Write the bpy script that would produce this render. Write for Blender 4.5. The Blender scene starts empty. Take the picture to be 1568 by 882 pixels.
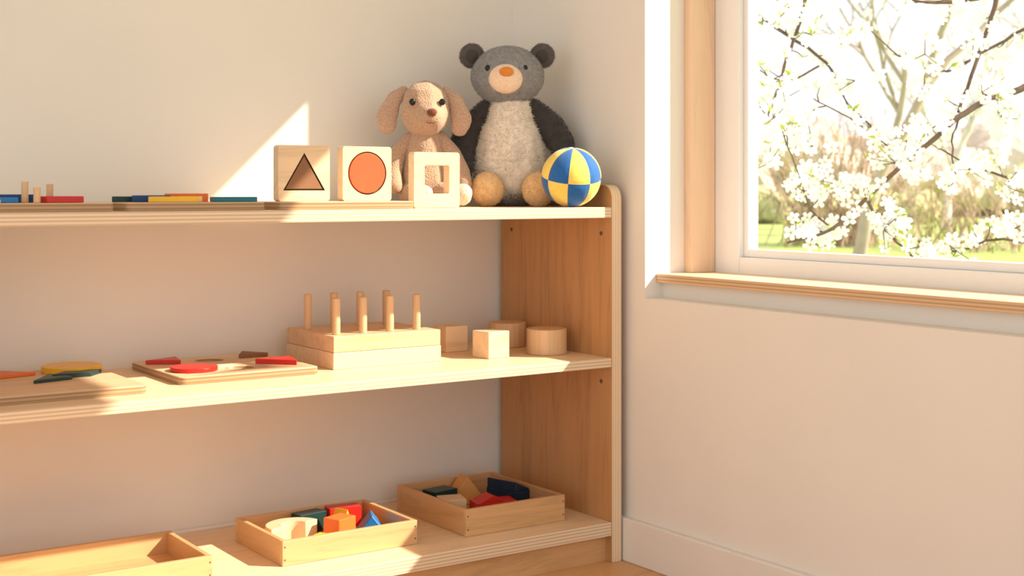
import bpy, bmesh, math, random
from mathutils import Vector, Matrix, Euler, noise
random.seed(7)
D=bpy.data; SC=bpy.context.scene; COL=bpy.context.collection
def lin(c):
    return tuple(((v/255)/12.92 if v/255<=.04045 else ((v/255+.055)/1.055)**2.4) for v in c)
# ---------------- materials ----------------
class NT:
    def __init__(s,name):
        s.m=D.materials.new(name);s.m.use_nodes=True;s.t=s.m.node_tree;s.b=s.t.nodes['Principled BSDF']
    def n(s,ty,**k):
        x=s.t.nodes.new(ty)
        for a,v in k.items():
            if a.startswith('i_'):
                key=a[2:]; key=int(key) if key.isdigit() else key.replace('_',' ')
                x.inputs[key].default_value=v
            else: setattr(x,a,v)
        return x
    def l(s,a,b): s.t.links.new(a,b)
def ramp(t,cols):
    r=t.n('ShaderNodeValToRGB');e=r.color_ramp.elements
    e[0].position=cols[0][0];e[0].color=(*cols[0][1],1);e[1].position=cols[-1][0];e[1].color=(*cols[-1][1],1)
    for p,c in cols[1:-1]:
        q=e.new(p);q.color=(*c,1)
    return r
def mul(c,f): return tuple(min(1,v*f) for v in c)
def wood(name,c,axis='X',dark=.8,rough=.45,ply=False,scale=1.0,edge=None,ed=.72):
    t=NT(name);tc=t.n('ShaderNodeTexCoord')
    mp=t.n('ShaderNodeMapping');s=[14*scale]*3;s['XYZ'.index(axis)]=1.1*scale
    mp.inputs['Scale'].default_value=s
    oi=t.n('ShaderNodeObjectInfo');ad=t.n('ShaderNodeVectorMath',operation='ADD')
    sc=t.n('ShaderNodeVectorMath',operation='SCALE');sc.inputs[3].default_value=3.0
    cb=t.n('ShaderNodeCombineXYZ')
    for i in range(3): t.l(oi.outputs['Random'],cb.inputs[i])
    t.l(cb.outputs[0],sc.inputs[0]);t.l(tc.outputs['Object'],ad.inputs[0]);t.l(sc.outputs[0],ad.inputs[1])
    t.l(ad.outputs[0],mp.inputs[0])
    n1=t.n('ShaderNodeTexNoise',i_Scale=1.3,i_Detail=6.,i_Roughness=.6,i_Distortion=.8);t.l(mp.outputs[0],n1.inputs['Vector'])
    ms=t.n('ShaderNodeMath',operation='MULTIPLY');ms.inputs[1].default_value=9.;t.l(n1.outputs[0],ms.inputs[0])
    fr=t.n('ShaderNodeMath',operation='PINGPONG');fr.inputs[1].default_value=1.;t.l(ms.outputs[0],fr.inputs[0])
    n2=t.n('ShaderNodeTexNoise',i_Scale=9.,i_Detail=4.,i_Roughness=.7);t.l(mp.outputs[0],n2.inputs['Vector'])
    mx=t.n('ShaderNodeMath',operation='MULTIPLY_ADD');t.l(n2.outputs[0],mx.inputs[0]);mx.inputs[1].default_value=.6
    m3=t.n('ShaderNodeMath',operation='MULTIPLY');t.l(fr.outputs[0],m3.inputs[0]);m3.inputs[1].default_value=.5
    t.l(m3.outputs[0],mx.inputs[2])
    r=ramp(t,[(.15,mul(c,dark)),(.5,c),(.85,mul(c,1.06))]);t.l(mx.outputs[0],r.inputs[0])
    out=r.outputs[0]
    if ply:
        ge=t.n('ShaderNodeNewGeometry');vt=t.n('ShaderNodeVectorTransform',vector_type='NORMAL',convert_from='WORLD',convert_to='OBJECT')
        t.l(ge.outputs['Normal'],vt.inputs[0]);sp=t.n('ShaderNodeSeparateXYZ');t.l(vt.outputs[0],sp.inputs[0])
        ab=t.n('ShaderNodeMath',operation='ABSOLUTE');t.l(sp.outputs[{'Z':2,'X':0,'Y':1}[ply]],ab.inputs[0])
        lt=t.n('ShaderNodeMath',operation='LESS_THAN');lt.inputs[1].default_value=.6;t.l(ab.outputs[0],lt.inputs[0])
        sp2=t.n('ShaderNodeSeparateXYZ');t.l(tc.outputs['Object'],sp2.inputs[0])
        k=t.n('ShaderNodeMath',operation='MULTIPLY');k.inputs[1].default_value=300.;t.l(sp2.outputs[{'Z':2,'X':0,'Y':1}[ply]],k.inputs[0])
        pp=t.n('ShaderNodeMath',operation='PINGPONG');pp.inputs[1].default_value=1.;t.l(k.outputs[0],pp.inputs[0])
        e=edge or c
        r2=ramp(t,[(.45,mul(e,1.03)),(.8,mul(e,ed))]);t.l(pp.outputs[0],r2.inputs[0])
        mi=t.n('ShaderNodeMix',data_type='RGBA');t.l(lt.outputs[0],mi.inputs[0]);t.l(out,mi.inputs[6]);t.l(r2.outputs[0],mi.inputs[7]);out=mi.outputs[2]
    t.l(out,t.b.inputs['Base Color']);t.b.inputs['Roughness'].default_value=rough
    bp=t.n('ShaderNodeBump',i_Strength=.06,i_Distance=.002);t.l(n2.outputs[0],bp.inputs['Height']);t.l(bp.outputs[0],t.b.inputs['Normal'])
    return t.m
def paint(name,c,rough=.5,var=.06,scale=30,bump=.05,dist=.001,sheen=0,kind='noise',spec=.4):
    t=NT(name);tc=t.n('ShaderNodeTexCoord')
    if kind=='voro': n=t.n('ShaderNodeTexVoronoi',i_Scale=scale)
    else: n=t.n('ShaderNodeTexNoise',i_Scale=scale,i_Detail=4.)
    t.l(tc.outputs['Object'],n.inputs['Vector'])
    r=ramp(t,[(.25,mul(c,1-var)),(.75,mul(c,1+var))] if kind!='voro' else [(.0,mul(c,1+var)),(.7,mul(c,1-var*2))]);t.l(n.outputs[0],r.inputs[0])
    t.l(r.outputs[0],t.b.inputs['Base Color']);t.b.inputs['Roughness'].default_value=rough
    t.b.inputs['Specular IOR Level'].default_value=spec
    if sheen: t.b.inputs['Sheen Weight'].default_value=sheen
    bp=t.n('ShaderNodeBump',i_Strength=bump,i_Distance=dist,invert=(kind=='voro'));t.l(n.outputs[0],bp.inputs['Height']);t.l(bp.outputs[0],t.b.inputs['Normal'])
    return t.m
WALL=paint('wall_paint',(.84,.80,.735),.85,.015,6,.08,.002,spec=.2)
TRIM=paint('white_trim_paint',(.84,.80,.74),.4,.01,10,.02)
CEIL=paint('ceiling_paint',(.8,.78,.75),.9,.01)
FRAMEW=paint('white_window_frame',(.88,.87,.85),.3,.01)
BIRCH=wood('birch_plywood',(.82,.62,.41),'X',.88,ply='Z',edge=(.82,.63,.43),ed=.72)
BIRCHP=wood('maple_panel',(.55,.29,.12),'Z',.76,ply='X',scale=.8,edge=(.86,.66,.44),ed=.84)  # ply edge colour lightened to imitate sunlight on the panel fronts
BIRCH2=wood('birch_board',(.74,.52,.31),'X',.88,ply='Z',edge=(.50,.30,.15),ed=.6)
BEECH=wood('beech_block',(.80,.58,.36),'X',.84)
BEECHZ=wood('beech_peg',(.72,.47,.26),'Z',.84)
BOXW=wood('box_wood',(.66,.39,.18),'X',.80)
BOXWY=wood('box_wood_side',(.62,.36,.16),'Y',.80)
SILLW=wood('sill_wood',(.80,.59,.39),'Y',.88,ply='Z',edge=(.70,.46,.26),ed=.65)
JAMBW=wood('jamb_wood',(.80,.57,.38),'Z',.88)
FLOORW=wood('oak_floor',(.66,.37,.17),'X',.75,scale=.5)
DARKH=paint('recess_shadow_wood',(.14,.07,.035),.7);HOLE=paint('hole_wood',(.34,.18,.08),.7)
RED=paint('red_paint',lin((200,40,32)),.35);ORG=paint('orange_paint',lin((232,118,50)),.4);YEL=paint('yellow_paint',lin((242,188,50)),.35)
ORED=paint('orange_red_paint',lin((236,92,50)),.4);TANP=paint('natural_tan_paint',lin((222,160,92)),.5)
BLU=paint('blue_paint',lin((30,120,190)),.35);NAVY=paint('navy_paint',lin((24,44,66)),.4);GRN=paint('dark_green_paint',lin((26,58,56)),.4)
TEAL=paint('teal_paint',lin((18,110,122)),.4);BRN=paint('brown_paint',lin((136,94,62)),.6);DBLU=paint('deep_blue_paint',lin((22,66,118)),.4)
BLACK=paint('black_bead',(.008,.007,.006),.1);METAL=paint('screw_metal',(.12,.09,.06),.4)
# ---------------- mesh helpers ----------------
def link(o): COL.objects.link(o);return o
def obj(n,me,mats,loc=(0,0,0)):
    for m in (mats if isinstance(mats,(list,tuple)) else [mats]): me.materials.append(m)
    o=D.objects.new(n,me);o.location=loc;return link(o)
def bev(o,w,seg=2):
    m=o.modifiers.new('b','BEVEL');m.width=w;m.segments=seg;m.limit_method='ANGLE';m.angle_limit=math.radians(40);m.harden_normals=False;return o
def smooth(o,ang=40):
    for p in o.data.polygons:p.use_smooth=True
    try:o.data.set_sharp_from_angle(angle=math.radians(ang))
    except Exception: pass
    return o
def box(n,a,b,m,w=.0,seg=2):
    c=[(a[i]+b[i])/2 for i in range(3)];h=[abs(b[i]-a[i])/2 for i in range(3)]
    bm=bmesh.new();bmesh.ops.create_cube(bm,size=1)
    for v in bm.verts:
        for i in range(3):v.co[i]*=2*h[i]
    me=D.meshes.new(n);bm.to_mesh(me);bm.free();o=obj(n,me,m,c)
    if w:bev(o,w,seg)
    return o
def multibox(n,bs,m):
    bm=bmesh.new()
    for a,b in bs:
        r=bmesh.ops.create_cube(bm,size=1)['verts']
        for v in r:
            for i in range(3):v.co[i]=(a[i]+b[i])/2+v.co[i]*(b[i]-a[i])
    me=D.meshes.new(n);bm.to_mesh(me);bm.free();return obj(n,me,m)
def prism(n,pts,z0,z1,m,w=.001,loc=None,plane='XY',hole=None):
    cx=sum(p[0] for p in pts)/len(pts);cy=sum(p[1] for p in pts)/len(pts);h=(z1-z0)/2
    bm=bmesh.new();N=len(pts)
    def loop(P,z): return [bm.verts.new((p[0]-cx,p[1]-cy,z)) for p in P]
    lo=loop(pts,-h);hi=loop(pts,h)
    for i in range(N):
        j=(i+1)%N;bm.faces.new((lo[i],lo[j],hi[j],hi[i]))
    if hole is None:
        bm.faces.new(lo[::-1]);bm.faces.new(hi)
    else:
        l2=loop(hole,-h);h2=loop(hole,h)
        for i in range(N):
            j=(i+1)%N;bm.faces.new((l2[j],l2[i],h2[i],h2[j]));bm.faces.new((hi[i],hi[j],h2[j],h2[i]));bm.faces.new((lo[j],lo[i],l2[i],l2[j]))
    bmesh.ops.recalc_face_normals(bm,faces=bm.faces)
    c=Vector((cx,cy,(z0+z1)/2))
    if plane=='XZ': # pts are x,z ; z0,z1 are y
        for v in bm.verts: v.co=Vector((v.co.x,v.co.z,v.co.y))
        c=Vector((cx,(z0+z1)/2,cy));bmesh.ops.recalc_face_normals(bm,faces=bm.faces)
    if plane=='YZ':
        for v in bm.verts: v.co=Vector((v.co.z,v.co.x,v.co.y))
        c=Vector(((z0+z1)/2,cx,cy));bmesh.ops.recalc_face_normals(bm,faces=bm.faces)
    me=D.meshes.new(n);bm.to_mesh(me);bm.free();o=obj(n,me,m,c)
    if w:bev(o,w)
    return smooth(o,35)
def recess_block(n,outer,hole,y0,y1,depth,m,md):
    """block standing in the XZ plane (front at y0) with a blind recess of any outline in its front"""
    cx=sum(p[0] for p in outer)/len(outer);cz=sum(p[1] for p in outer)/len(outer);bm=bmesh.new()
    def loop(P,y): return [bm.verts.new((p[0]-cx,y-y0,p[1]-cz)) for p in P]
    fr=loop(outer,y0);bk=loop(outer,y1);N=len(outer);M=len(hole)
    for i in range(N):
        j=(i+1)%N;bm.faces.new((fr[i],fr[j],bk[j],bk[i]))
    bm.faces.new(bk)
    hf=loop(hole,y0);hb=loop(hole,y0+depth)
    es=[bm.edges.new((hf[i],hf[(i+1)%M])) for i in range(M)]+[bm.edges.get((fr[i],fr[(i+1)%N])) for i in range(N)]
    bmesh.ops.triangle_fill(bm,use_beauty=True,use_dissolve=False,edges=es)
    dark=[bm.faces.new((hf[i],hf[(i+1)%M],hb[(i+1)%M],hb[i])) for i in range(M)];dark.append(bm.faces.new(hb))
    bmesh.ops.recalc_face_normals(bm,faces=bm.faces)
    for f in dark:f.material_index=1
    me=D.meshes.new(n);bm.to_mesh(me);bm.free();o=obj(n,me,[m,md],(cx,y0,cz));return o
def rrect(x0,y0,x1,y1,r,k=6):
    out=[]
    for cx,cy,a in((x1-r,y1-r,0),(x0+r,y1-r,90),(x0+r,y0+r,180),(x1-r,y0+r,270)):
        for i in range(k+1):
            t=math.radians(a+90*i/k);out.append((cx+r*math.cos(t),cy+r*math.sin(t)))
    return out
def circ(x,y,r,k=48): return [(x+r*math.cos(2*math.pi*i/k),y+r*math.sin(2*math.pi*i/k)) for i in range(k)]
def bake(o):
    bpy.context.view_layer.update();dg=bpy.context.evaluated_depsgraph_get()
    me=D.meshes.new_from_object(o.evaluated_get(dg));o.modifiers.clear();o.data=me;return o
def cut(o,cs):
    for c in cs:
        m=o.modifiers.new('c','BOOLEAN');m.operation='DIFFERENCE';m.object=c;m.solver='EXACT'
    bake(o)
    for c in cs:D.objects.remove(c)
    return o
def group(n,objs,loc,rot=None):
    e=D.objects.new(n,None);e.empty_display_size=.05;link(e);e.location=loc
    if rot is not None:
        e.rotation_euler=(0,0,rot)
        for o in objs:o.parent=e
    else:
        for o in objs:
            o.parent=e;o.matrix_parent_inverse=Matrix.Translation(loc).inverted()
    return e
def ell(n,c,r,m,seg=32,rot=None):
    bm=bmesh.new();bmesh.ops.create_uvsphere(bm,u_segments=seg,v_segments=seg//2,radius=1)
    for v in bm.verts:v.co=Vector((v.co.x*r[0],v.co.y*r[1],v.co.z*r[2]))
    me=D.meshes.new(n);bm.to_mesh(me);bm.free();o=obj(n,me,m,c)
    if rot:o.rotation_euler=rot
    return smooth(o,180)
def chain(n,pts,m,flat=1.0,vox=.004,sm=6):
    """continuous tapered soft limb through (x,y,z,r) points"""
    bm=bmesh.new()
    P=[Vector(p[:3]) for p in pts];R=[p[3] for p in pts]
    for i in range(len(P)-1):
        k=max(2,int((P[i+1]-P[i]).length/(min(R)*.35)))
        for j in range(k+1):
            t=j/k;t2=t*t*(3-2*t);c=P[i].lerp(P[i+1],t);r=R[i]*(1-t2)+R[i+1]*t2
            vs=bmesh.ops.create_icosphere(bm,subdivisions=2,radius=r)['verts']
            for v in vs:v.co=Vector((v.co.x,v.co.y*flat,v.co.z))+c
    me=D.meshes.new(n);bm.to_mesh(me);bm.free();o=obj(n,me,m)
    q=o.modifiers.new('r','REMESH');q.mode='VOXEL';q.voxel_size=vox;q.use_smooth_shade=True
    q=o.modifiers.new('s','SMOOTH');q.factor=.6;q.iterations=sm
    bake(o);return smooth(o,180)
def lump(o,amp,sc):
    for v in o.data.vertices:
        p=v.co*sc;v.co+=v.normal*amp*(noise.noise(p)+.5*noise.noise(p*2.3))
    return o
def fuzz(o,n,L,w,m,name='fur',droop=.3,seed=1):
    rnd=random.Random(seed);me=o.data;me.calc_loop_triangles()
    tr=[t for t in me.loop_triangles];ar=[t.area for t in tr]
    idx=rnd.choices(range(len(tr)),weights=ar,k=n);vs=[];fs=[]
    V=me.vertices
    for i in idx:
        t=tr[i];a,b=rnd.random(),rnd.random()
        if a+b>1:a,b=1-a,1-b
        p0,p1,p2=(V[k].co for k in t.vertices);p=p0+(p1-p0)*a+(p2-p0)*b;nn=t.normal
        d=(nn+Vector((rnd.uniform(-.7,.7),rnd.uniform(-.7,.7),rnd.uniform(-.7,.7)-droop))).normalized()
        l=L*rnd.uniform(.6,1.3);s=d.cross(Vector((rnd.random()-.5,rnd.random()-.5,rnd.random()-.5))).normalized()*w
        p=p-nn*L*.1;q=p+d*l*.55+nn*l*.1;e=p+d*l
        k=len(vs);vs+= [p-s,p+s,q+s*.6,q-s*.6,e];fs+=[(k,k+1,k+2,k+3),(k+3,k+2,k+4)]
    m2=D.meshes.new(name);m2.from_pydata([tuple(v) for v in vs],[],fs);f=obj(name,m2,m,o.location);f.rotation_euler=o.rotation_euler
    return f
# ---------------- room ----------------
GY=-.4986
box('floor',(-3.6,-4.6,-.05),(0,0,0),FLOORW)
box('ceiling',(-3.6,-4.6,2.6),(.26,.1,2.7),CEIL)
box('wall_back',(-3.6,0,-.05),(0,.1,2.6),WALL)
YR=-3.2  # unseen far end of window, lengthened so more sun bounces off the floor
multibox('wall_right',[((0,GY,-.4),(.26,.1,2.6)),((0,YR,-.4),(.05,GY,.568)),((.05,YR,-.4),(.26,GY,.601)),((0,YR,1.84),(.26,GY,2.6)),((0,-4.6,-.4),(.26,YR,2.6))],WALL)
bev(box('baseboard_right',(-.014,-4.6,0),(0,-.016,.093),TRIM),.003)
bev(box('baseboard_back',(-3.6,-.014,0),(-.016,0,.093),TRIM),.003)
box('trim_1',(.03,YR+.001,.6012),(.177,GY-.001,.6200),SILLW,.0015)
sx0,sx1=.11,.176
jl=[box('wood_jamb',(sx0,GY-.0262,.6202),(sx1,GY-.0002,1.839),JAMBW,.0012),
 box('wood_jamb_far',(sx0,YR+.0002,.6202),(sx1,YR+.026,1.839),JAMBW,.0012),
 box('wood_head',(sx0,YR+.027,1.815),(sx1,GY-.027,1.839),SILLW,.0012)]
f0=.1775;
jl+=[box('frame_side',(f0,-.597,.602),(.235,GY-.0003,1.839),FRAMEW,.003),
 box('frame_side_far',(f0,YR+.0003,.602),(.235,YR+.1,1.839),FRAMEW,.003),
 box('frame_bottom',(f0,YR+.1,.602),(.235,-.597,.655),FRAMEW,.003),
 box('frame_head',(f0,YR+.1,1.755),(.235,-.597,1.839),FRAMEW,.003),
 box('sash_side',(f0+.014,-.611,.655),(.222,-.597,1.755),FRAMEW,.002),
 box('sash_bottom',(f0+.014,YR+.1,.655),(.222,-.611,.672),FRAMEW,.002),
 box('sash_head',(f0+.014,YR+.1,1.735),(.222,-.611,1.755),FRAMEW,.002)]
g=NT('window_glass');g.t.nodes.remove(g.b);tr=g.n('ShaderNodeBsdfTransparent');gl=g.n('ShaderNodeBsdfGlossy',i_Roughness=.01)
fz=g.n('ShaderNodeFresnel',i_IOR=1.35);mx=g.n('ShaderNodeMixShader');g.l(fz.outputs[0],mx.inputs[0]);g.l(tr.outputs[0],mx.inputs[1]);g.l(gl.outputs[0],mx.inputs[2])
g.l(mx.outputs[0],g.t.nodes['Material Output'].inputs[0])
gm=D.meshes.new('glass_pane');gm.from_pydata([(.205,-.6,.66),(.205,YR+.09,.66),(.205,YR+.09,1.75),(.205,-.6,1.75)],[],[(0,1,2,3)])
jl.append(obj('glass_pane',gm,g.m))
group('window_1',jl,(.18,-1.4,.62))
# ---------------- shelf unit ----------------
XI,XO,YF,YB=-.045,-.018,-.442,-.016
XL=-1.68
def panel(n,x0,x1):
    pts=[(YB,.0),(YB,.81)];r=.03
    for i in range(9):
        t=math.radians(90+90*i/8);pts.append((YF+r+r*math.cos(t),.81-r+r*math.sin(t)))
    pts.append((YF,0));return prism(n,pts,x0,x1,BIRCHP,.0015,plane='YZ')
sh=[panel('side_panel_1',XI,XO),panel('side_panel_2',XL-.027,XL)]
for i,(z0,z1) in enumerate(((.739,.762),(.419,.439),(.058,.087))):
    sh.append(box('shelf_%d'%(i+1),(XL,YF+.001,z0),(XI,YB,z1),BIRCH,.0012))
sh.append(box('kick_board',(XL,YF+.022,0),(XI,YF+.04,.058),BOXW))
def screw(y,z):
    bm=bmesh.new();bmesh.ops.create_cone(bm,cap_ends=True,segments=20,radius1=.0045,radius2=.0045,depth=.0012)
    bmesh.ops.rotate(bm,verts=bm.verts,matrix=Matrix.Rotation(math.pi/2,3,'Y'));me=D.meshes.new('screw');bm.to_mesh(me);bm.free()
    return obj('screw',me,METAL,(XI-.0004,y,z))
for y,z in((-.06,.705),(-.405,.705),(-.405,.385),(-.06,.385)): sh.append(screw(y,z))
group('wooden_shelf_unit',sh,(-.86,-.22,0))
ZT,ZM,ZB=.7622,.4392,.0872
# ---------------- top shelf: puzzle boards ----------------
def board(n,x0,y0,x1,y1,z,th=.015,r=.014,m=BIRCH2): return prism(n,rrect(x0,y0,x1,y1,r),z,z+th,m,.0018)
def disc(n,x,y,r,z0,z1,m): return prism(n,circ(x,y,r),z0,z1,m,.001)
t=ZT+.0152
A=[board('board',-1.40,-.424,-1.110,-.28,ZT)]
A+=[prism('blue_piece',[(-1.33,-.33),(-1.225,-.345),(-1.235,-.305),(-1.31,-.30)],t,t+.014,DBLU),
 prism('red_piece',[(-1.222,-.415),(-1.155,-.395),(-1.170,-.36),(-1.232,-.365)],t,t+.011,RED),
 prism('yellow_piece',[(-1.35,-.405),(-1.295,-.41),(-1.305,-.37),(-1.345,-.365)],t,t+.006,YEL),
 prism('teal_piece',[(-1.31,-.385),(-1.262,-.39),(-1.267,-.355),(-1.30,-.35)],t,t+.009,BLU)]
for x,y,h in((-1.242,-.352,.036),(-1.200,-.350,.032),(-1.236,-.405,.026)):
    A.append(disc('peg',x,y,.0058,t,t+h,BEECHZ))
group('shape_puzzle_board',A,(-1.25,-.36,ZT))
B=[board('board',-1.090,-.424,-.832,-.28,ZT),
 prism('green_tile',[(-1.088,-.335),(-1.01,-.342),(-1.0,-.308),(-1.075,-.30)],t,t+.010,GRN),
 prism('yellow_tile',[(-1.045,-.40),(-.955,-.408),(-.935,-.372),(-1.02,-.365)],t,t+.010,YEL),
 prism('orange_tile',[(-.990,-.330),(-.910,-.337),(-.900,-.307),(-.98,-.30)],t,t+.015,ORG),
 prism('blue_tile',[(-1.06,-.358),(-.99,-.361),(-.985,-.347),(-1.05,-.343)],t,t+.012,DBLU),
 prism('teal_tile',[(-.928,-.412),(-.847,-.416),(-.840,-.378),(-.92,-.37)],t,t+.009,TEAL)]
group('shape_puzzle_board',B,(-.96,-.36,ZT))
board('plywood_base_board',-.805,-.424,-.519,-.295,ZT)
def shape_block(n,x0,x1,y0,y1,z0,z1,kind):
    cx,cz=(x0+x1)/2,(z0+z1)/2+.001;out=rrect(x0,z0,x1,z1,.006)
    if kind=='sq':
        h=.0285;b=prism('block',out,y0,y1,BEECH,.0012,plane='XZ',hole=rrect(cx-h,cz-h,cx+h,cz+h,.003))
        return group(n,[b],(cx,y0,z0))
    if kind=='tri':
        def tp(s):
            c0=(cx,cz-.010);P=[(cx-.044,cz-.034),(cx+.044,cz-.034),(cx,cz+.038)]
            return [(c0[0]+(p[0]-c0[0])*s,c0[1]+(p[1]-c0[1])*s) for p in P]
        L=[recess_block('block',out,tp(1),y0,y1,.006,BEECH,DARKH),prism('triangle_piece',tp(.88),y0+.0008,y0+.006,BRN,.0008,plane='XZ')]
    if kind=='circ':
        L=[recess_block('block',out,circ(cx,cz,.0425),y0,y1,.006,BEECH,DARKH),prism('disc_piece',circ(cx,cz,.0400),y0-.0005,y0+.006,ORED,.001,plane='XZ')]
    return group(n,L,(cx,y0,z0))
shape_block('triangle_shape_block',-.777,-.669,-.352,-.33,t,t+.107,'tri')
shape_block('circle_shape_block',-.641,-.533,-.352,-.33,t,t+.107,'circ')
shape_block('square_frame_block',-.490,-.381,-.366,-.344,ZT,ZT+.113,'sq')
# ---------------- ball ----------------
def ball():
    bm=bmesh.new();R=.064;bmesh.ops.create_uvsphere(bm,u_segments=64,v_segments=48,radius=R)
    for f in bm.faces:
        c=f.calc_center_median();s=int(((math.atan2(c.y,c.x)+math.pi)/(2*math.pi)*8))%8
        h=0 if c.z>0 else 1
        f.material_index=(s+h)%2
        if s==5 and h==0:f.material_index=2
    for v in bm.verts:
        a=(math.atan2(v.co.y,v.co.x)+math.pi)/(2*math.pi)*8;d=abs(a-round(a))*v.co.xy.length*.78;d2=abs(v.co.z)
        k=min(d,d2)
        if k<.004: v.co*=1-.018*(1-k/.004)
    me=D.meshes.new('fabric_ball');bm.to_mesh(me);bm.free()
    fb=paint('ball_blue_fabric',lin((14,96,170)),.75,.12,160,.5,.0006,sheen=.3);fy=paint('ball_yellow_fabric',lin((250,214,100)),.75,.08,160,.5,.0006,sheen=.3);fw=paint('ball_white_fabric',lin((235,232,215)),.75,.05,160,.5,.0006)
    o=obj('patchwork_ball',me,[fb,fy,fw],(-.122,-.40,ZT+.0640));o.rotation_euler=(math.radians(14),math.radians(-6),math.radians(2));smooth(o,180)
ball()
# ---------------- plush toys ----------------
ROT=-math.radians(34.24)
def plushmat(n,c,**k):
    a=dict(rough=.95,var=.12,scale=90,bump=.6,dist=.002,sheen=.3,spec=.1);a.update(k);return paint(n,c,**a)
GREY=plushmat('grey_plush',lin((150,149,148)));CHAR=plushmat('charcoal_plush',lin((72,67,64)));CREAM=plushmat('cream_plush',lin((250,236,220)),var=.07)
PEACH=plushmat('peach_plush',lin((250,218,190)),scale=200);TANF=plushmat('tan_foot_plush',lin((240,200,146)));NOSE=plushmat('orange_nose',lin((222,140,62)),scale=200)
DGREY=plushmat('dark_grey_plush',lin((96,90,86)));LOWB=plushmat('grey_brown_plush',lin((150,136,126)))
P=[]
def furred(o,n,L,w,m,seed=1):
    P.append(o);P.append(fuzz(o,n,L,w,m,'fur_'+o.name,seed=seed));return o
h=ell('head',(-.006,-.02,.292),(.081,.066,.066),GREY,48)
furred(h,11000,.0045,.0004,GREY)
for sx,x in((-1,-.086),(1,.072)):
    furred(ell('ear',(x,-.012,.338),(.028,.016,.028),DGREY,24),1600,.004,.0004,DGREY)
    P.append(ell('inner_ear',(x,-.022,.336),(.016,.010,.017),CHAR,20))
furred(ell('muzzle',(-.0095,-.075,.282),(.038,.022,.033),PEACH,32),1800,.0025,.0003,PEACH)
P.append(ell('nose',(-.008,-.096,.295),(.016,.008,.011),NOSE,24))
for x in(-.049,.032):P.append(ell('eye',(x,-.073,.305),(.0068,.005,.0072),BLACK,16))
b=lump(chain('body',[(0,0,.085,.083),(0,0,.13,.079),(0,-.005,.185,.060),(0,-.01,.222,.046)],CREAM),.003,30)
furred(b,24000,.008,.0006,CREAM)
furred(chain('lower_body',[(-.03,-.012,.045,.045),(.03,-.012,.045,.045)],LOWB),5000,.007,.0005,LOWB)
furred(chain('arm_1',[(-.05,0,.215,.028),(-.092,-.008,.17,.032),(-.112,-.025,.12,.032),(-.108,-.045,.085,.027)],CHAR),5000,.006,.0005,CHAR)
furred(chain('arm_2',[(.05,0,.215,.028),(.088,-.008,.18,.032),(.112,-.02,.145,.030),(.120,-.035,.12,.024)],CHAR),5000,.006,.0005,CHAR)
for i,(x0,x1) in enumerate(((-.05,-.05),(.05,.062))):
    furred(chain('leg_%d'%(i+1),[(x0,-.01,.042,.04),(x1,-.06,.038,.034)],LOWB),2500,.006,.0005,LOWB)
    furred(ell('foot_%d'%(i+1),(x1,-.086,.038),(.036,.030,.0375),TANF,28),2600,.004,.0005,TANF)
group('teddy_bear',P,(-.137,-.190,ZT),ROT)
P=[]
kk=dict(kind='voro',scale=340,var=.13,bump=.8,dist=.002)
KN=plushmat('tan_knit_plush',lin((208,171,142)),**kk)
KNL=plushmat('cream_knit_plush',lin((242,222,196)),**kk)
KNE=plushmat('ear_knit_plush',lin((213,176,150)),**kk)
DN=plushmat('brown_nose',lin((124,72,46)),scale=300)
P.append(chain('head',[(.003,-.01,.225,.053),(.003,-.014,.205,.056),(.014,-.042,.195,.036),(.020,-.062,.193,.026)],KN))
P.append(ell('nose',(.022,-.088,.202),(.011,.007,.009),DN,20))
P.append(chain('mouth_stitch',[(.010,-.0845,.182,.0011),(.016,-.087,.1785,.0011),(.021,-.088,.181,.0011),(.026,-.087,.1785,.0011),(.032,-.084,.182,.0011)],DN,vox=.0006,sm=1))
for x,y in((-.022,-.0615),(.042,-.057)):P.append(ell('eye',(x,y,.226),(.0068,.005,.0075),BLACK,16))
P.append(chain('ear_1',[(-.045,-.005,.256,.012),(-.066,-.008,.235,.019),(-.082,-.012,.195,.025),(-.080,-.014,.178,.022)],KNE,.45))
P.append(chain('ear_2',[(.047,-.005,.254,.012),(.070,-.008,.230,.019),(.082,-.012,.19,.025),(.078,-.014,.172,.021)],KNE,.45))
P.append(chain('body',[(0,.0,.055,.055),(.002,0,.11,.047),(.003,-.002,.155,.034)],KN))
P.append(chain('arm_1',[(-.028,0,.150,.018),(-.055,-.008,.118,.020),(-.066,-.025,.075,.020),(-.062,-.045,.045,.019)],KN))
P.append(chain('arm_2',[(.034,0,.150,.018),(.062,-.008,.115,.020),(.082,-.015,.075,.020),(.088,-.03,.05,.019)],KN))
P.append(chain('leg_1',[(-.03,-.02,.03,.028),(-.01,-.06,.026,.023),(.004,-.088,.023,.020)],KN))
P.append(chain('leg_2',[(.035,-.02,.03,.028),(.06,-.06,.026,.023),(.083,-.082,.024,.021)],KN))
P.append(chain('foot_1',[(.005,-.096,.024,.0215),(.006,-.104,.028,.021)],KNL));P.append(chain('foot_2',[(.086,-.09,.024,.0225),(.088,-.098,.030,.022)],KNL))
group('plush_dog',P,(-.338,-.15,ZT),ROT)
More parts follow.
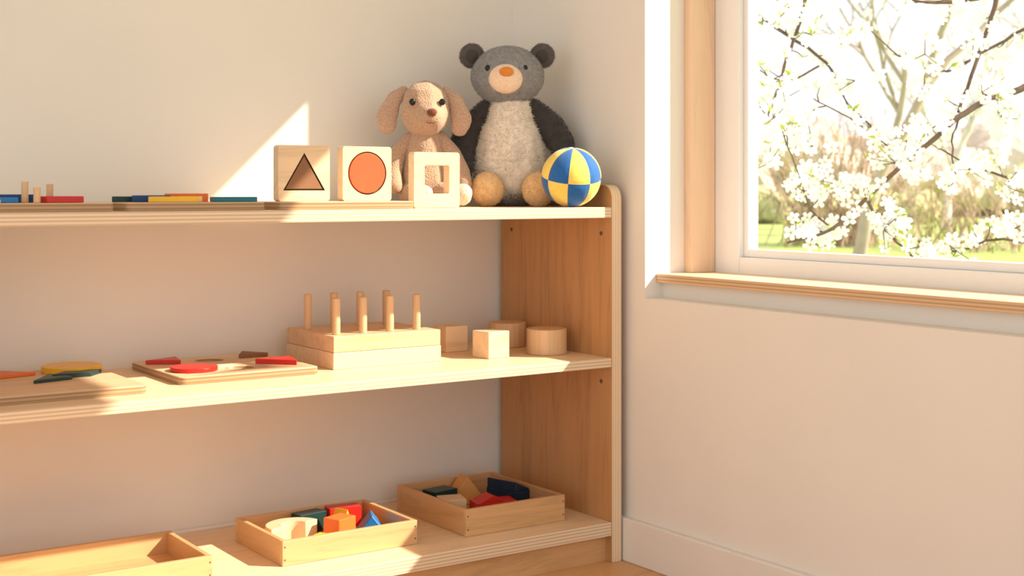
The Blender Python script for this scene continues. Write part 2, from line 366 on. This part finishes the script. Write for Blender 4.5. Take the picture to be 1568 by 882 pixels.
# ---------------- middle shelf ----------------
t=ZM+.0145
def piece(n,pts,m,h=.006,z=t): return prism(n,pts,z,z+h,m,.001)
L=[board('board',-1.36,-.372,-1.035,-.06,ZM,.0143),
 disc('yellow_disc',-1.095,-.115,.055,t,t+.012,YEL),
 piece('orange_triangle',[(-1.25,-.15),(-1.165,-.13),(-1.215,-.075)],ORG),
 piece('dark_green_triangle',[(-1.20,-.245),(-1.125,-.225),(-1.15,-.165)],GRN),
 piece('green_piece',[(-1.155,-.20),(-1.085,-.205),(-1.055,-.17),(-1.12,-.16)],GRN,.008)]
group('shape_puzzle_board',L,(-1.2,-.2,ZM))
bd=board('board',-.955,-.315,-.672,-.035,ZM,.0143)
hl=[(-.812,-.095,.030),(-.806,-.235,.030)]
cut(bd,[prism('c',circ(x,y,r),ZM+.004,ZM+.05,DARKH,0) for x,y,r in hl])
L=[bd]+[disc('hole_floor',x,y,r-.0005,ZM+.0035,ZM+.0045,HOLE) for x,y,r in hl]
L+=[disc('red_disc',-.897,-.232,.045,t,t+.008,RED),
 piece('red_triangle',[(-.945,-.095),(-.885,-.13),(-.872,-.065)],RED,.008),
 piece('red_triangle',[(-.76,-.205),(-.70,-.27),(-.682,-.20)],RED,.010),
 piece('brown_triangle',[(-.755,-.11),(-.69,-.11),(-.725,-.055)],BRN,.008)]
group('shape_puzzle_board',L,(-.81,-.18,ZM))
x0,x1,y0,y1=-.626,-.375,-.282,-.06
L=[box('lower_slab',(x0,y0,ZM),(x1,y1,ZM+.0335),BEECH,.0012),box('upper_slab',(x0+.001,y0+.001,ZM+.034),(x1-.001,y1-.001,ZM+.0665),wood('beech_slab2',(.72,.48,.27),'X',.82),.0012)]
for y in(-.247,-.115):
    for x in(-.602,-.541,-.478,-.414): L.append(prism('peg',circ(x,y,.0082,24),ZM+.066,ZM+.140,BEECHZ,.0015))
group('peg_stacking_block',L,(-.5,-.17,ZM))
def cube(cx,cy,s,z,rot,m,n='wooden_cube'):
    o=box(n,(cx-s/2,cy-s/2,z),(cx+s/2,cy+s/2,z+s),m,.0015);o.rotation_euler=(0,0,rot);return o
cube(-.249,-.281,.057,ZM,.08,BEECH);cube(-.262,-.135,.057,ZM,.02,BEECH)
prism('wooden_cylinder',circ(-.112,-.296,.0445),ZM,ZM+.055,BEECHZ,.0015);prism('wooden_cylinder',circ(-.104,-.13,.043),ZM,ZM+.055,BEECHZ,.0015)
# ---------------- bottom shelf: boxes ----------------
def tray(n,x0,y0,x1,y1,z,h,th=.010):
    L=[box('bottom',(x0+th,y0+th,z),(x1-th,y1-th,z+.006),BOXW),
     box('front',(x0,y0,z),(x1,y0+th,z+h),BOXW,.0012),box('back',(x0,y1-th,z),(x1,y1,z+h),BOXW,.0012),
     box('left',(x0,y0+th,z),(x0+th,y1-th,z+h),BOXWY,.0012),box('right',(x1-th,y0+th,z),(x1,y1-th,z+h),BOXWY,.0012)]
    for zz in(.25,.75):
        for (xx,yy) in ((x0+.005,y0-.0002),(x1-.005,y0-.0002)):
            q=prism('pin',circ(xx,z+h*zz,.0016,12),yy-.0003,yy+.001,DARKH,0,plane='XZ');L.append(q)
    return group(n,L,((x0+x1)/2,(y0+y1)/2,z))
tray('wooden_tray',-.772,-.36,-.478,-.135,ZB,.048);tray('wooden_tray',-.370,-.372,-.118,-.085,ZB,.056);tray('wooden_tray',-1.33,-.372,-.915,-.152,ZB,.046)
def blocks(n,items):
    bm=bmesh.new();mats=[]
    for kind,c,s,rot,m in items:
        b2=bmesh.new()
        if kind=='box': bmesh.ops.create_cube(b2,size=1)
        else:
            pts=[(-.5,-.5),(.5,-.5),(-.5,.5)] if kind=='rt' else [(-.5,-.5),(.5,-.5),(0,.5)]
            lo=[b2.verts.new((p[0],-.5,p[1])) for p in pts];hi=[b2.verts.new((p[0],.5,p[1])) for p in pts]
            b2.faces.new(lo);b2.faces.new(hi[::-1])
            for i in range(3):
                j=(i+1)%3;b2.faces.new((lo[j],lo[i],hi[i],hi[j]))
            bmesh.ops.recalc_face_normals(b2,faces=b2.faces)
        if m not in mats:mats.append(m)
        mi=mats.index(m)
        M=Matrix.Translation(c)@Euler([math.radians(a) for a in rot]).to_matrix().to_4x4()@Matrix.Diagonal((*s,1))
        b2.transform(M)
        bmesh.ops.bevel(b2,geom=b2.edges[:],offset=.0012,segments=1,affect='EDGES')
        for f in b2.faces:f.material_index=mi
        tm=D.meshes.new('t');b2.to_mesh(tm);b2.free();bm.from_mesh(tm)
    me=D.meshes.new(n);bm.to_mesh(me);bm.free();return obj(n,me,mats)
zb=ZB+.0065
blocks('building_blocks',[
 ('box',(-.625,-.168,zb+.020),(.065,.035,.040),(0,0,10),GRN),
 ('box',(-.545,-.165,zb+.021),(.07,.035,.042),(0,0,-8),RED),
 ('box',(-.602,-.262,zb+.023),(.052,.042,.046),(0,0,22),ORG),('tri',(-.578,-.223,zb+.026),(.045,.035,.052),(0,0,22),YEL),
 ('tri',(-.530,-.262,zb+.022),(.070,.055,.044),(0,0,-25),BLU),('box',(-.655,-.292,zb+.012),(.026,.03,.024),(0,0,30),YEL)])
blocks('building_blocks',[
 ('box',(-.240,-.277,zb+.018),(.092,.050,.036),(0,0,-12),RED),('tri',(-.250,-.275,zb+.043),(.060,.048,.014),(0,0,-12),RED),
 ('box',(-.158,-.215,zb+.020),(.050,.09,.040),(0,0,15),NAVY),('rt',(-.158,-.215,zb+.051),(.050,.085,.022),(0,0,15),NAVY),
 ('tri',(-.222,-.130,zb+.031),(.095,.045,.062),(0,0,-8),TANP),('box',(-.295,-.145,zb+.021),(.065,.045,.042),(0,0,10),GRN),
 ('box',(-.308,-.215,zb+.019),(.055,.055,.038),(0,0,-18),BEECH),('box',(-.165,-.315,zb+.014),(.05,.04,.028),(0,0,20),DBLU),('box',(-.325,-.300,zb+.012),(.04,.06,.024),(0,0,10),DBLU)])
pts=[(.058*math.cos(math.pi*i/20),.058*math.sin(math.pi*i/20)) for i in range(21)]+[(.027*math.cos(math.pi*i/20),.027*math.sin(math.pi*i/20)) for i in range(20,-1,-1)]
ar=prism('wooden_arch_block',pts,0,.040,BEECH,.001);ar.location=(-.700,-.222,zb+.0202);ar.rotation_euler=(0,0,math.radians(14))
# ---------------- outside ----------------
GR=paint('grass',lin((160,178,96)),.9,.3,3);
box('garden_lawn',(.3,-40,-.5),(90,90,-.45),GR)
BARK=paint('cherry_bark',lin((104,84,72)),.9,.25,40,.4,.004);PET=NT('petal');PET.b.inputs['Base Color'].default_value=(.93,.91,.94,1);PET.b.inputs['Roughness'].default_value=.6
tl=PET.n('ShaderNodeBsdfTranslucent');tl.inputs[0].default_value=(.90,.90,.98,1);mx=PET.n('ShaderNodeMixShader',i_0=.4);PET.l(PET.b.outputs[0],mx.inputs[1]);PET.l(tl.outputs[0],mx.inputs[2]);PET.l(mx.outputs[0],PET.t.nodes['Material Output'].inputs[0])
LEAF=NT('young_leaf');LEAF.b.inputs['Base Color'].default_value=(*lin((168,180,34)),1)
tl=LEAF.n('ShaderNodeBsdfTranslucent');tl.inputs[0].default_value=(.5,.58,.10,1);mx=LEAF.n('ShaderNodeMixShader',i_0=.4);LEAF.l(LEAF.b.outputs[0],mx.inputs[1]);LEAF.l(tl.outputs[0],mx.inputs[2]);LEAF.l(mx.outputs[0],LEAF.t.nodes['Material Output'].inputs[0])
STA=paint('stamen',lin((222,190,120)),.8)
rnd=random.Random(11)
def tube(bm,pts,mi=0,k=7):
    rings=[]
    for i,(p,r) in enumerate(pts):
        d=(pts[min(i+1,len(pts)-1)][0]-pts[max(i-1,0)][0]).normalized();u=d.orthogonal().normalized();w=d.cross(u)
        rings.append([bm.verts.new(p+(u*math.cos(2*math.pi*j/k)+w*math.sin(2*math.pi*j/k))*r) for j in range(k)])
    for a,b in zip(rings,rings[1:]):
        off=min(range(k),key=lambda o:(a[0].co-b[o].co).length)
        for j in range(k):
            f=bm.faces.new((a[j],a[(j+1)%k],b[(j+1+off)%k],b[(j+off)%k]));f.material_index=mi;f.smooth=True
def flower(bm,c,n,r,rn):
    n=n.normalized();u=n.orthogonal().normalized();w=n.cross(u);a0=rn.random()*6
    for k in range(5):
        a=a0+k*2*math.pi/5;d=u*math.cos(a)+w*math.sin(a);s=n.cross(d)
        q=[c+d*r*.08,c+d*r*.45+s*r*.30+n*r*.10,c+d*r*.9+s*r*.28+n*r*.22,c+d*r*1.0+n*r*.2,c+d*r*.9-s*r*.28+n*r*.22,c+d*r*.45-s*r*.30+n*r*.10,c+d*r*.55+n*r*.04]
        v=[bm.verts.new(x) for x in q]
        for t3 in((0,1,6),(1,2,6),(2,3,6),(3,4,6),(4,5,6),(5,0,6)):
            f=bm.faces.new([v[i] for i in t3]);f.material_index=1
    for k in range(7):
        a=rn.random()*6.28;p=c+(u*math.cos(a)+w*math.sin(a))*r*.25*rn.random()+n*r*.3;v=[bm.verts.new(p+x*r*.05) for x in(u,w,-u-w,)]
        f=bm.faces.new(v);f.material_index=3
def leaf(bm,c,d,L,rn):
    d=d.normalized();s=d.orthogonal().normalized();q=[c,c+d*L*.4+s*L*.2,c+d*L,c+d*L*.4-s*L*.2]
    f=bm.faces.new([bm.verts.new(x) for x in q]);f.material_index=2
def rv(rn,s=1):return Vector((rn.uniform(-1,1),rn.uniform(-1,1),rn.uniform(-1,1)))*s
# cherry tree: local frame (x across, z up, metres), trunk stands on the lawn right of the window view
bm=bmesh.new();S=480.
def L2(px,py,dep=0): return Vector(((px-1360)/S,dep,(290-py)/S))
tube(bm,[(L2(1745,890,.1),.075),(L2(1735,650,.1),.06),(L2(1752,420,.08),.055),(L2(1738,200,.1),.05),(L2(1750,-60,.1),.042),(L2(1690,-170,.1),.034),(L2(1500,-215,.1),.024),(L2(1300,-190,.12),.016),(L2(1120,-140,.15),.010)],k=12)
spec=[([(1745,60),(1640,110),(1568,135),(1480,172),(1400,238),(1330,300),(1272,350),(1205,372)],.014,.004,0),
 ([(1290,-188),(1262,-100),(1240,10),(1216,85),(1198,135),(1190,175)],.008,.003,.12),
 ([(1120,-140),(1150,-15),(1210,30),(1290,85),(1322,150),(1385,205)],.008,.003,.2),
 ([(1740,-40),(1560,-20),(1480,4),(1400,12),(1340,-3),(1290,5)],.009,.004,-.1),
 ([(1600,-205),(1550,-60),(1535,20),(1508,100),(1478,170)],.010,.005,.1),
 ([(1475,172),(1463,215),(1468,275)],.004,.002,.05),
 ([(1330,300),(1352,345),(1395,390),(1430,430)],.006,.003,0),
 ([(1400,238),(1350,215),(1310,180),(1250,150)],.004,.002,.05),
 ([(1745,320),(1640,290),(1568,268),(1500,245),(1440,210)],.007,.002,.15),
 ([(1272,350),(1240,320),(1225,270),(1195,200)],.004,.002,.0),
 ([(1740,-10),(1640,20),(1568,60),(1500,95),(1430,80),(1370,30)],.007,.002,.3),
 ([(1750,400),(1640,380),(1560,370),(1490,390),(1420,360),(1380,330)],.006,.002,.25),
 ([(1290,85),(1240,110),(1200,100),(1160,60)],.004,.002,.3)]
for pts,r0,r1,dp in spec:
    P3=[L2(x,y,dp+rnd.uniform(-.04,.04)) for x,y in pts];fine=[]
    for i in range(len(P3)-1):
        a=P3[max(i-1,0)];b=P3[i];c=P3[i+1];d=P3[min(i+2,len(P3)-1)]
        for j in range(5):
            s=j/5;q=.5*((2*b)+(c-a)*s+(2*a-5*b+4*c-d)*s*s+(3*b-a-3*c+d)*s**3);fine.append(q+rv(rnd,.003))
    fine.append(P3[-1]);n=len(fine)
    tube(bm,[(p,r0+(r1-r0)*i/(n-1)) for i,p in enumerate(fine)])
    for i in range(1,n):
        if rnd.random()<.5:
            e=fine[i]+Vector((rnd.uniform(-.05,.05),rnd.uniform(-.06,.03),rnd.uniform(-.03,.06)))
            tube(bm,[(fine[i],.0025),((fine[i]+e)/2+rv(rnd,.006),.002),(e,.0015)],k=5)
            for k in range(rnd.randint(1,4)):
                c=e+rv(rnd,.03);flower(bm,c,Vector((rnd.uniform(-.8,.6),-1,rnd.uniform(-.4,.8))),rnd.uniform(.019,.027),rnd)
            for k in range(rnd.randint(1,3)): leaf(bm,e,rv(rnd)+Vector((0,0,.8)),rnd.uniform(.02,.04),rnd)
for px,py,k in((1232,205,19),(1245,270,16),(1372,250,19),(1440,195,11),(1510,140,16),(1292,285,14),(1262,355,16),(1352,352,16),(1300,60,13),(1275,10,11),(1215,8,10),(1540,285,13),(1350,195,10),(1190,180,11),(1540,180,13),(1180,250,8),(1550,350,13),(1205,150,8),(1240,225,10),(1385,215,9),(1480,260,11),(1410,85,9),(1460,380,10),(1430,120,7),(1500,60,8),(1320,120,6),(1450,20,6)):
    c0=L2(px,py,rnd.uniform(-.05,.1))
    for i in range(k):
        c=c0+Vector((rnd.gauss(0,.036),rnd.gauss(0,.03),rnd.gauss(0,.030)));flower(bm,c,Vector((rnd.uniform(-.8,.6),-1,rnd.uniform(-.4,.8))),rnd.uniform(.019,.028),rnd)
        if i%3==0: tube(bm,[(c0,.002),(c,.0012)],k=4);leaf(bm,c,rv(rnd)+Vector((0,0,.6)),rnd.uniform(.025,.042),rnd)
for v in bm.verts: v.co.z=max(v.co.z,-1.2485)
me=D.meshes.new('cherry_tree');bm.to_mesh(me);bm.free()
cb=obj('cherry_blossom_tree',me,[BARK,PET.m,LEAF.m,STA])
dep=4.3;a=(1360-784)/2063
cb.location=(-1.845+dep*(.5626+.8267*a),-2.7066+dep*(.8267-.5626*a),.8);cb.rotation_euler=(0,0,ROT)
# trees in the garden
def tree(n,loc,h,rn,bloom=0,r0=.12,fr=.05,maxd=5,mats=None):
    bm=bmesh.new()
    def grow(p,d,L,r,lev):
        pts=[(p,r)];q=p.copy();dd=d.copy()
        for i in range(4):
            dd=(dd+rv(rn,.22)+Vector((0,0,.05))).normalized();q=q+dd*L/4;pts.append((q.copy(),r*(1-.1*(i+1))))
        tube(bm,pts,k=5 if lev>1 else 7)
        if lev>=maxd:
            for k in range(bloom): flower(bm,q+rv(rn,.25),rv(rn)+Vector((-.6,-.6,.2)),fr*rn.uniform(.7,1.3),rn)
            return
        for k in range(3 if lev<4 else 2):
            b=pts[rn.randint(2,4)][0];nd=(dd+rv(rn,.85)+Vector((0,0,.15))).normalized();grow(b,nd,L*rn.uniform(.6,.8),r*.56,lev+1)
    grow(Vector((0,0,0)),Vector((0,0,1)),h*.3,r0,0)
    for v in bm.verts: v.co.z=max(v.co.z,0)
    me=D.meshes.new(n);bm.to_mesh(me);bm.free();return obj(n,me,mats or [BARK,PET.m,LEAF.m,STA],loc)
PB=paint('hazed_bark',lin((220,210,202)),.95,.15,5);PB2=paint('grey_bark',lin((184,168,156)),.95,.15,5)  # PB: distance haze put into the bark colour of the far trees
def wp(px,dep):
    a=(px-784)/2063;return (-1.845+dep*(.5626+.8267*a),-2.7066+dep*(.8267-.5626*a),-.449)
tree('bare_garden_tree',wp(1315,24),11,rnd,2,.13,.09,5,[PB2,PET.m,LEAF.m,STA])
tree('bare_garden_tree',wp(1600,36),12,rnd,2,.16,.12,5,[PB,PET.m,LEAF.m,STA])
tree('bare_garden_tree',wp(1450,42),12,rnd,2,.14,.12,5,[PB,PET.m,LEAF.m,STA])
def hedge(n,px0,px1,dep,h,m,seed,k=60):
    rn=random.Random(seed);bm=bmesh.new()
    for i in range(k):
        x,y,z=wp(px0+(px1-px0)*(i+rn.random())/k,dep+rn.uniform(-1.5,1.5));r=h*rn.uniform(.3,.5)
        vs=bmesh.ops.create_icosphere(bm,subdivisions=3,radius=r)['verts'];c=Vector((x,y,z+r*rn.uniform(.7,1.2)))
        for v in vs:
            v.co=v.co*(1+.35*noise.noise(v.co*2.2/h*2+c))+c
            v.co.z=max(v.co.z,z)
    me=D.meshes.new(n);bm.to_mesh(me);bm.free();return obj(n,me,m)
hedge('garden_hedge',1060,1720,62,4.2,paint('hedge_brown',lin((214,198,184)),1,.25,1.2,1,.3),3)
hedge('garden_hedge',1120,1420,50,1.3,paint('hedge_green',lin((190,186,138)),1,.3,2,1,.3),5)
def shrub(n,px,dep,h,w,cnt,m,seed):
    rn=random.Random(seed);bm=bmesh.new()
    for i in range(cnt):
        p=Vector((rn.gauss(0,w*.25),rn.gauss(0,w*.25),0));d=Vector((rn.gauss(0,.35),rn.gauss(0,.35),1)).normalized();pts=[];r=.012*dep/20
        for k in range(6):
            pts.append((p.copy(),r*(1-k*.13)));d=(d+rv(rn,.3)).normalized();p=p+d*h/5*rn.uniform(.6,1.1)
        tube(bm,pts,k=3)
    for v in bm.verts: v.co.z=max(v.co.z,0)
    me=D.meshes.new(n);bm.to_mesh(me);bm.free();return obj(n,me,m,wp(px,dep))
SHB=paint('shrub_twigs',lin((190,164,142)),1,.25,3)
shrub('garden_shrub',1285,30,3.6,2.8,190,SHB,1);shrub('garden_shrub',1500,28,2.0,4.0,130,SHB,2)
# ---------------- light, world, camera ----------------
w=D.worlds.new('sky');SC.world=w;w.use_nodes=True
w.node_tree.nodes['Background'].inputs[0].default_value=(.985,.99,.99,1);w.node_tree.nodes['Background'].inputs[1].default_value=1.25
l=D.lights.new('sun','SUN');l.energy=9.0;l.color=(1,.885,.73);l.angle=.012
lo=D.objects.new('sun',l);link(lo);lo.rotation_euler=Vector((-1,.908,-.969)).to_track_quat('-Z','Y').to_euler();lo.location=(4,-4,5)
c=D.cameras.new('camera');co=D.objects.new('camera',c);link(co)
co.location=(-1.845,-2.7066,.8);co.rotation_euler=(math.pi/2,0,ROT);c.lens=47.37;c.shift_y=-.0963
c.dof.use_dof=True;c.dof.focus_distance=2.75;c.dof.aperture_fstop=6.5
SC.camera=co
SC.view_settings.view_transform='Standard'
